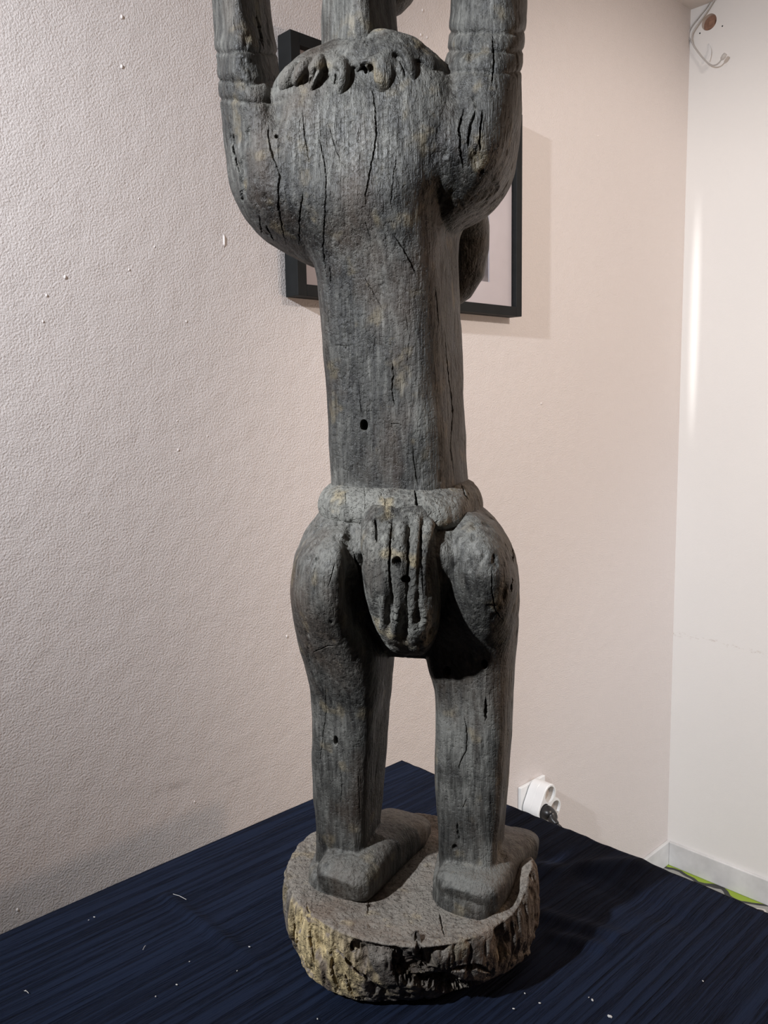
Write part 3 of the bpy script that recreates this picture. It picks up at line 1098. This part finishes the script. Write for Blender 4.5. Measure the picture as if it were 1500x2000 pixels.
# ---- belt round the waist
belt = remesh('belt', [loft([(940, 650, 914, .604, .728), (947, 638, 926, .597, .735), (958, 628, 935, .590, .740), (975, 622, 941, .586, .743), (992, 624, 943, .585, .744), (1006, 634, 940, .588, .742),
                             (1016, 650, 920, .600, .735)], 3.4, math.radians(18))], 0.001, 4)
bcr = [([(811, 955), (813, 975), (814, 990)], 5.5, .009), ([(674, 955), (676, 1000)], 2, .002), ([(712, 950), (713, 1000)], 2, .002), ([(748, 955), (752, 985), (760, 1000)], 1.8, .002), ([(900, 945), (912, 975)], 3, .004)]
co, no, dep = weather(belt, bcr, [], 1.0, lambda px, py, co, no: 0.6 + 0 * px)
set_attr(belt.data, 'dust_sheen', 1.0 + .4 * fbm(co * 30, 2) - dep * 60)
set_attr(belt.data, 'pale', 0.6 * smooth01(fbm(co * 60 + 40, 3), 0.4, 1.0))
belt.data.materials.append(M['wood_rough'])

# ---- carved collar of hanging lumps at the nape
lumps = [loft([(106, 638, 790, .624, .71), (114, 624, 812, .614, .714), (132, 592, 860, .6055, .724), (160, 560, 898, .5985, .731), (186, 538, 925, .5965, .731), (200, 532, 935, .5985, .73), (210, 530, 940, .606, .728)], 4.2, math.radians(21))]
k = .61 / F
for x, y, wpx, hpx, dn, tilt in [(575, 168, 17, 28, .616, .8), (598, 158, 13, 30, .610, .55), (624, 154, 14, 32, .605, .3), (668, 158, 16, 34, .599, .05), (748, 152, 24, 40, .5945, -.05), (792, 142, 20, 38, .5925, -.3), (828, 146, 24, 30, .597, -.6)]:
    lumps.append(ellipsoid(P(x, y, dn + (.0178 if x < 700 else .0162)), (wpx * k * 1.3, .0165, hpx * k * 1.2), Matrix.Rotation(math.radians(-30), 4, 'X') @ Matrix.Rotation(tilt, 4, 'Y')))
lumps.append(path_tube([P(700, 130, .603), P(735, 121, .602), P(770, 114, .606), P(800, 114, .615), P(815, 118, .622)], [.003, .006, .008, .006, .003], [.003, .005, .006, .005, .003]))
collar = remesh('neck_collar', lumps, 0.0009, 8)
GR = [([(602, 146), (562, 186)], 6, .004), ([(616, 138), (586, 190)], 5, .004), ([(634, 138), (614, 192)], 6, .0045), ([(655, 138), (650, 188)], 6, .005), ([(690, 134), (692, 190)], 5, .0035),
      ([(708, 128), (710, 172)], 7, .005), ([(722, 130), (725, 205)], 4, .0045), ([(774, 106), (786, 130), (803, 176)], 6, .006), ([(822, 122), (852, 168)], 6, .004)]


def collar_extra(px, py, co, no):
    face = smooth01(np.einsum('ij,ij->i', no, (EYE - co) / np.linalg.norm(EYE - co, axis=1)[:, None]), .0, .4)
    wv = 4 * vnoise(co * 90)
    d = np.zeros(len(px))
    for poly, gw, gd in GR:
        q, t = poly_dist(px + wv, py, poly)
        d = np.minimum(d, -gd * np.exp(-(q / gw) ** 2))
    return d * face


ccr = [([(778, 110), (788, 132), (802, 172)], 5, .005), ([(722, 132), (724, 200)], 4, .005), ([(655, 142), (652, 178)], 4, .004), ([(610, 148), (600, 172)], 3.5, .004), ([(709, 142), (711, 160)], 5, .005)]
co, no, dep = weather(collar, ccr, [], 0.9, lambda px, py, co, no: .4 + 0 * px, collar_extra)
px, py = project(co)
set_attr(collar.data, 'dust_sheen', .6 + .4 * fbm(co * 30, 2) - dep * 60 + .2 * np.maximum(no[:, 2], 0))
set_attr(collar.data, 'pale', 0.4 * smooth01(fbm(co * 60 + 40, 3), 0.4, 1.0) + .7 * gauss(px, py, 632, 128, 14, 8))
collar.data.materials.append(M['wood'])

# ---- base block
ctr = np.array([0.014, 0.662])
top_px = [(552, 1705), (562, 1672), (590, 1638), (640, 1612), (700, 1592), (770, 1583), (850, 1588), (930, 1604), (1000, 1640), (1036, 1682), (1047, 1722), (1030, 1765), (985, 1800), (930, 1826), (860, 1843),
          (780, 1848), (700, 1838), (630, 1808), (580, 1768)]
bot_px = [(600, 1905), (635, 1940), (690, 1957), (780, 1962), (870, 1955), (960, 1938), (1015, 1905), (1040, 1870)]


def polar(pts, z):
    w_ = np.array([PZ(*p, z)[:2] for p in pts]) - ctr
    a, r = np.arctan2(w_[:, 1], w_[:, 0]), np.hypot(w_[:, 0], w_[:, 1])
    s = np.argsort(a)
    return a[s], r[s]


NA = 160
ang = np.linspace(-np.pi, np.pi, NA, endpoint=False)
ta, tr_ = polar(top_px, BT)
rtop = np.interp(ang, ta, tr_, period=2 * np.pi)
ba, br_ = polar(bot_px, TZ)
ba = np.concatenate([ba, [0.3, 1.2, 2.0, 2.8]])
br_ = np.concatenate([br_, [.100, .098, .096, .094]])
s = np.argsort(ba)
rbot = np.interp(ang, ba[s], br_[s], period=2 * np.pi)
ker = np.exp(-(np.arange(-8, 9) / 3.5) ** 2)
ker /= ker.sum()
rtop = np.convolve(np.concatenate([rtop[-8:], rtop, rtop[:8]]), ker, 'valid')
rbot = np.convolve(np.concatenate([rbot[-8:], rbot, rbot[:8]]), ker, 'valid')
# raised broken lip at the right front, lower rim at the front
lip = .019 * np.exp(-((ang + 0.30) / .22) ** 2) + .006 * np.exp(-((ang - 0.1) / .3) ** 2) - .004 * np.exp(-((ang + 1.25) / .5) ** 2)
levels = np.linspace(0, 1, 14)
V, Fc = [], []
for t in levels:
    bulge = .006 * math.sin(math.pi * min(1, t * 1.05)) + (-.004 if t == 0 else 0) + (-.003 if t == 1 else 0)
    r = rbot * (1 - t) + rtop * t + bulge
    r = r - .013 * np.exp(-((ang + .75) / .5) ** 2) * smooth01(np.array([.30 - t]), 0, .3)[0]
    z = TZ + .0012 + t * (BT - TZ - .0012) + lip * smooth01(np.array([t]), .45, 1)[0]
    V.append(np.stack([ctr[0] + r * np.cos(ang), ctr[1] + r * np.sin(ang), np.broadcast_to(z, ang.shape)], 1))
for f_, dz in ((.94, .0005), (.86, -.001), (.74, -.003), (.5, -.003), (.2, -.003)):
    r = rtop * f_
    z = BT + dz + lip * max(0, (f_ - .5) / .5) ** 1.1
    V.append(np.stack([ctr[0] + r * np.cos(ang), ctr[1] + r * np.sin(ang), np.broadcast_to(z, ang.shape)], 1))
nr = len(V)
Vb = np.concatenate(V)
for i in range(nr - 1):
    for k in range(NA):
        k2 = (k + 1) % NA
        Fc.append((i * NA + k, i * NA + k2, (i + 1) * NA + k2, (i + 1) * NA + k))
Fc.append(tuple(range(NA))[::-1])
Fc.append(tuple((nr - 1) * NA + k for k in range(NA)))
pedestal = remesh('pedestal', [(Vb, Fc)], 0.001, 4)


def ped_extra(px, py, co, no):
    side = smooth01(1 - np.abs(no[:, 2]), .35, .8)
    fib = fbm(co * np.array([1, 1, .14]) * 210, 3)
    d = -0.0022 * side * smooth01(fib, .0, .8)
    chunk = fbm(co * np.array([1, 1, .6]) * 45 + 77, 3)
    d -= 0.0075 * side * smooth01(chunk, .1, .7)
    return np.where(co[:, 2] < TZ + .006, np.minimum(d, 0), d)


pcr = [([(815, 1838), (820, 1862), (830, 1895)], 9, .018), ([(770, 1850), (772, 1900), (780, 1925)], 6, .010), ([(646, 1850), (650, 1905), (662, 1935)], 5, .007), ([(600, 1760), (606, 1830), (615, 1880)], 4, .004),
       ([(720, 1760), (718, 1785)], 2, .003), ([(858, 1780), (868, 1830)], 2.4, .004), ([(660, 1855), (690, 1890), (730, 1920)], 4, .006), ([(880, 1895), (930, 1888), (960, 1900)], 8, .010),
       ([(575, 1800), (580, 1850)], 4, .004), ([(690, 1950), (672, 1900)], 4, .006)]
pho = [(690, 1848, 6, 10, .009), (800, 1893, 24, 28, .014), (850, 1915, 45, 16, .012), (900, 1928, 60, 12, .008), (722, 1768, 6, 3, .003)]
co, no, dep = weather(pedestal, pcr, pho, 1.0, lambda px, py, co, no: 1.3 - .8 * smooth01(no[:, 2], .5, .9), ped_extra, 0.8)
co[:, 2] = np.maximum(co[:, 2], TZ + .0008)
put(pedestal.data, co)
px, py = project(co)
set_attr(pedestal.data, 'dust_sheen', .55 + .5 * np.maximum(no[:, 2], 0) + .4 * fbm(co * 30, 2) - dep * 40)
sd = smooth01(1 - no[:, 2], .3, .8)
palep = sd * np.clip(1.1 * gauss(px, py, 590, 1820, 60, 90) + .9 * gauss(px, py, 640, 1900, 70, 60) + .5 * gauss(px, py, 740, 1930, 120, 35), 0, 1) * smooth01(fbm(co * np.array([1, 1, .4]) * 60 + 5, 3), -.35, .3)
set_attr(pedestal.data, 'pale', np.clip(palep + .25 * smooth01(fbm(co * 60 + 40, 3), 0.4, 1.0), 0, 1))
pedestal.data.materials.append(M['wood_base'])

root = empty('carved_figure', (float(ctr[0]), float(ctr[1]), TZ + .0008))
tag(root, 'tall dark weathered wooden figure with raised arms, seen from behind on its round base', 'sculpture')
bpy.context.view_layer.update()
for o in (body, flap, belt, collar, pedestal):
    o.parent = root
    o.matrix_parent_inverse = Matrix.Translation(root.location).inverted()
pedestal['label'] = 'paler worn round wooden base with a broken rim'

# ------------------------------------------------------------------ framed picture on the left wall (room coordinates)
FD = 0.030
fr = empty('framed_picture', room2world(1.0355, WY, 1.381), ROOM)
tag(fr, 'black framed picture with wide pale mat hanging on the wall behind the figure', 'picture')
hw, hh, bw = 0.2675, 0.364, 0.0155


def P_front(px, py):
    return PW(px, py, WY - FD)


a, b = P_front(566.6, 56), P_front(1019.3, 618.4)
x0, x1, z0, z1 = a[0], b[0], b[2], a[2]
fr.location = room2world((x0 + x1) / 2, WY, z0)
hw, hh = (x1 - x0) / 2, z1 - z0


def fbar(name, xa, xb, za, zb):
    bm = bmesh.new()
    box(bm, (xa, -FD, za), (xb, -0.001, zb), 0.0008)
    return bm_obj(name, bm, M['black_frame'], parent=fr)


bw = 0.0165
fbar('frame_rail', -hw, -hw + bw, 0, hh)
fbar('frame_rail', hw - bw, hw, 0, hh)
fbar('frame_rail', -hw + bw, hw - bw, hh - bw, hh)
fbar('frame_rail', -hw + bw, hw - bw, 0, bw)
mo = room2world((x0 + x1) / 2, WY, z0)


def in_frame(px, py):
    q = PW(px, py, WY - .018)
    return q[0] - (x0 + x1) / 2, q[2] - z0


ox, oz = in_frame(955, 551)
ox2, oz2 = in_frame(956, 420)
ox = (ox + ox2) / 2
bm = bmesh.new()
iw = 0.16
ox0 = ox - 2 * abs(ox) if ox > 0.02 else -ox
top_open = hh - oz
# mat board as a frame of four strips around the opening
for xa, xb, za, zb in ((-hw + bw, ox0, bw, hh - bw), (ox, hw - bw, bw, hh - bw), (ox0, ox, bw, oz), (ox0, ox, top_open, hh - bw)):
    box(bm, (xa, -.0185, za), (xb, -.0155, zb))
bm_obj('mat_board', bm, M['mat_board'], parent=fr)
bm = bmesh.new()
box(bm, (ox0 - .004, -.0153, oz - .004), (ox + .004, -.0135, top_open + .004))
bm_obj('print', bm, M['print'], parent=fr)
bm = bmesh.new()
box(bm, (-hw + bw, -.0225, bw), (hw - bw, -.0205, hh - bw))
bm_obj('glass', bm, M['glass'], parent=fr)
bm = bmesh.new()
box(bm, (-hw + bw, -.013, bw), (hw - bw, -.006, hh - bw))
bm_obj('backing_board', bm, M['table_wood'], parent=fr)

bm = bmesh.new()
sg = in_frame(1003, 598)
tube(bm, [(sg[0] + .0007 * k, -.0187, sg[1] + .0016 * math.sin(k * 1.9)) for k in range(-4, 5)], .0003, 5)
bm_obj('signature', bm, M['black_frame'], parent=fr)

# ------------------------------------------------------------------ wall socket, adapter and plug
sa, sb = PW(1017.5, 1537.5, WY - .008), PW(1065, 1516.5, WY - .008)
sw_ = (sb[0] - sa[0])
sz1 = (sa[2] + sb[2]) / 2
soc = empty('wall_socket', room2world((sa[0] + sb[0]) / 2, WY, sz1 - sw_ / 2), ROOM)
tag(soc, 'square white wall socket plate low on the beige wall', 'socket')
bm = bmesh.new()
box(bm, (-sw_ / 2, -.008, -sw_ / 2), (sw_ / 2, -.0005, sw_ / 2), .0015)
bm_obj('cover_plate', bm, M['white_plastic'], parent=soc)
bm = bmesh.new()
tube(bm, [(0, -.0078, 0), (0, -.0092, 0)], .021, 28)
bm_obj('socket_rim', bm, M['white_plastic'], parent=soc)

TK = 0.040
yf = WY - .010 - TK
cen = PW(1073, 1574, yf)
ad = empty('plug_adapter', room2world(cen[0], WY - .0093, cen[2]), ROOM)
tag(ad, 'white three-way plug adapter pushed into the wall socket', 'adapter')
scs = []
for q in ((1075, 1552), (1085, 1579), (1064, 1586)):
    g = PW(*q, yf)
    scs.append((g[0] - cen[0], g[2] - cen[2]))
bm = bmesh.new()


def trefoil(r, n=96):
    out = []
    for k in range(n):
        a_ = 2 * math.pi * k / n
        d_ = np.array([math.cos(a_), math.sin(a_)])
        best = 0.012
        for sx, sz in scs:
            bq = d_ @ np.array([sx, sz])
            disc = bq * bq - (sx * sx + sz * sz - r * r)
            if disc > 0:
                best = max(best, bq + math.sqrt(disc))
        if d_[0] < 0.25:
            hull = 9.0
            for q in range(180):
                n_ = np.array([math.cos(q * math.pi / 90), math.sin(q * math.pi / 90)])
                if n_ @ d_ > 0.05:
                    hull = min(hull, (max(n_ @ np.array(c_) for c_ in scs) + r) / (n_ @ d_))
            best = hull
        out.append(best)
    o_ = np.array(out)
    kk = np.ones(7) / 7
    o_ = np.convolve(np.concatenate([o_[-3:], o_, o_[:3]]), kk, 'valid')
    return [(o_[k] * math.cos(2 * math.pi * k / n), o_[k] * math.sin(2 * math.pi * k / n)) for k in range(n)]


ol = trefoil(.0215)
rings = []
for yy, sc in ((0, .93), (-.002, 1), (-TK * .5, 1.0), (-TK * .5 - .0006, .985), (-TK * .5 - .0012, 1.0), (-TK + .002, 1.0), (-TK, .96)):
    rings.append([bm.verts.new((x * sc, yy, z * sc)) for x, z in ol])
for a_, b_ in zip(rings, rings[1:]):
    for k in range(len(ol)):
        bm.faces.new((a_[k], a_[(k + 1) % len(ol)], b_[(k + 1) % len(ol)], b_[k]))
bm.faces.new(rings[0])
fe = [bm.edges.get((rings[-1][k], rings[-1][(k + 1) % len(ol)])) for k in range(len(ol))]
he = []
hol = []
for sx, sz in scs:
    vv = [bm.verts.new((sx + .0165 * math.cos(2 * math.pi * k / 28), -TK, sz + .0165 * math.sin(2 * math.pi * k / 28))) for k in range(28)]
    he += [bm.edges.new((vv[k], vv[(k + 1) % 28])) for k in range(28)]
    hol.append(vv)
bmesh.ops.triangle_fill(bm, edges=fe + he, use_beauty=True)
for vv in hol:
    v2 = [bm.verts.new((v.co.x, -TK + .014, v.co.z)) for v in vv]
    for k in range(28):
        bm.faces.new((vv[k], vv[(k + 1) % 28], v2[(k + 1) % 28], v2[k]))
bm_obj('adapter_body', bm, M['white_plastic'], parent=ad)
for sx, sz in scs:
    bm = bmesh.new()
    tube(bm, [(sx, -TK + .0135, sz), (sx, -TK + .016, sz)], .0175, 28)
    for q in (-.0095, .0095):
        tube(bm, [(sx + q, -TK + .0136, sz), (sx + q, -TK + .0131, sz)], .0026, 10)
    tube(bm, [(sx, -TK + .0135, sz + .009), (sx, -TK + .006, sz + .009)], .0022, 10)
    bm_obj('socket_recess', bm, M['socket_inner'], parent=ad)

sx, sz = scs[2]
pl = empty('power_plug', room2world(cen[0] + sx, yf, cen[2] + sz), ROOM)
tag(pl, 'black power plug with cord in the lowest hole of the white adapter', 'plug')
bm = bmesh.new()
pend = PW(1088, 1610, yf - .034)
ex = np.array([pend[0] - cen[0] - sx, pend[1] - yf, pend[2] - cen[2] - sz])
q = [np.array([0, .004, 0]), np.array([0, .0, 0]), np.array([0, -.008, 0]), np.array([.001, -.016, -.004]), ex * .7, ex]
tube(bm, spline(q, 4), [.0150] * 4 + [.0150] * 4 + [.0150, .0145, .014, .013] + [.0125, .0115, .0105, .0095] + [.0085, .0075, .0065, .006] + [.0052], 18)
bm_obj('plug_body', bm, M['black_rubber'], parent=pl, smooth=True)
bm = bmesh.new()
cq = [ex * .98, ex + np.array([.006, -.008, -.012]), ex + np.array([.010, -.008, -.05]), ex + np.array([.0, .0, -.16]), ex + np.array([-.02, .02, -.30]), (-.05, .02, .004 - cen[2] - sz)]
tube(bm, spline(cq, 6), .0032, 10)
bm_obj('cord', bm, M['black_rubber'], parent=pl, smooth=True)

# ------------------------------------------------------------------ loose cable on the white wall
cab = empty('loose_cable', room2world(*PX(1345, 75, WX)), ROOM)
tag(cab, 'thin grey-white cable looping down the white wall beside the round hole', 'cable')
org = PX(1345, 75, WX)


def cw(px, py, off):
    q = PX(px, py, WX - off)
    return q - org


bm = bmesh.new()
main = [cw(1402, -12, .004), cw(1389, 10, .004), cw(1375, 31, .006), cw(1361, 50, .008), cw(1352, 66, .008), cw(1352, 83, .008), cw(1362, 100, .008), cw(1378, 119, .010), cw(1389, 127, .014), cw(1398, 127, .018), cw(1405, 122, .022), cw(1409, 116, .024)]
tube(bm, spline(main, 6), .0017, 8)
bm_obj('cable_strand', bm, M['cable_white'], parent=cab, smooth=True)
bm = bmesh.new()
sec = [cw(1394, -12, .003), cw(1383, 10, .003), cw(1366, 32, .003), cw(1352, 50, .003), cw(1346, 62, .003), cw(1346, 74, .003), cw(1352, 84, .003)]
tube(bm, spline(sec, 6), .0015, 8)
bm_obj('cable_strand', bm, M['cable_white'], parent=cab, smooth=True)
bm = bmesh.new()
a_, b_ = cw(1409, 117, .024), cw(1417, 105, .026)
tube(bm, [a_, a_ * .85 + b_ * .15, a_ * .4 + b_ * .6, b_], [.002, .0042, .0052, .0040], 10)
bm_obj('connector', bm, M['cable_white'], parent=cab, smooth=True)
bm = bmesh.new()
tube(bm, spline([cw(1384, 86, .001), cw(1388, 95, .004), cw(1388, 106, .007), cw(1384, 119, .010)], 5), [.0011] * 15 + [.0009], 7)
bm_obj('cable_tie', bm, M['white_plastic'], parent=cab, smooth=True)
# two empty screw holes by the round hole, dust sized
bm = bmesh.new()
for q in ((1367, 65), (1411, 51)):
    g = PX(*q, WX)
    tube(bm, [(WX - .0006, g[1], g[2]), (WX + .001, g[1], g[2])], .0016, 8)
so = bm_obj('screw_hole', bm, M['black_frame'], parent=wr)
tag(so, kind='stuff')
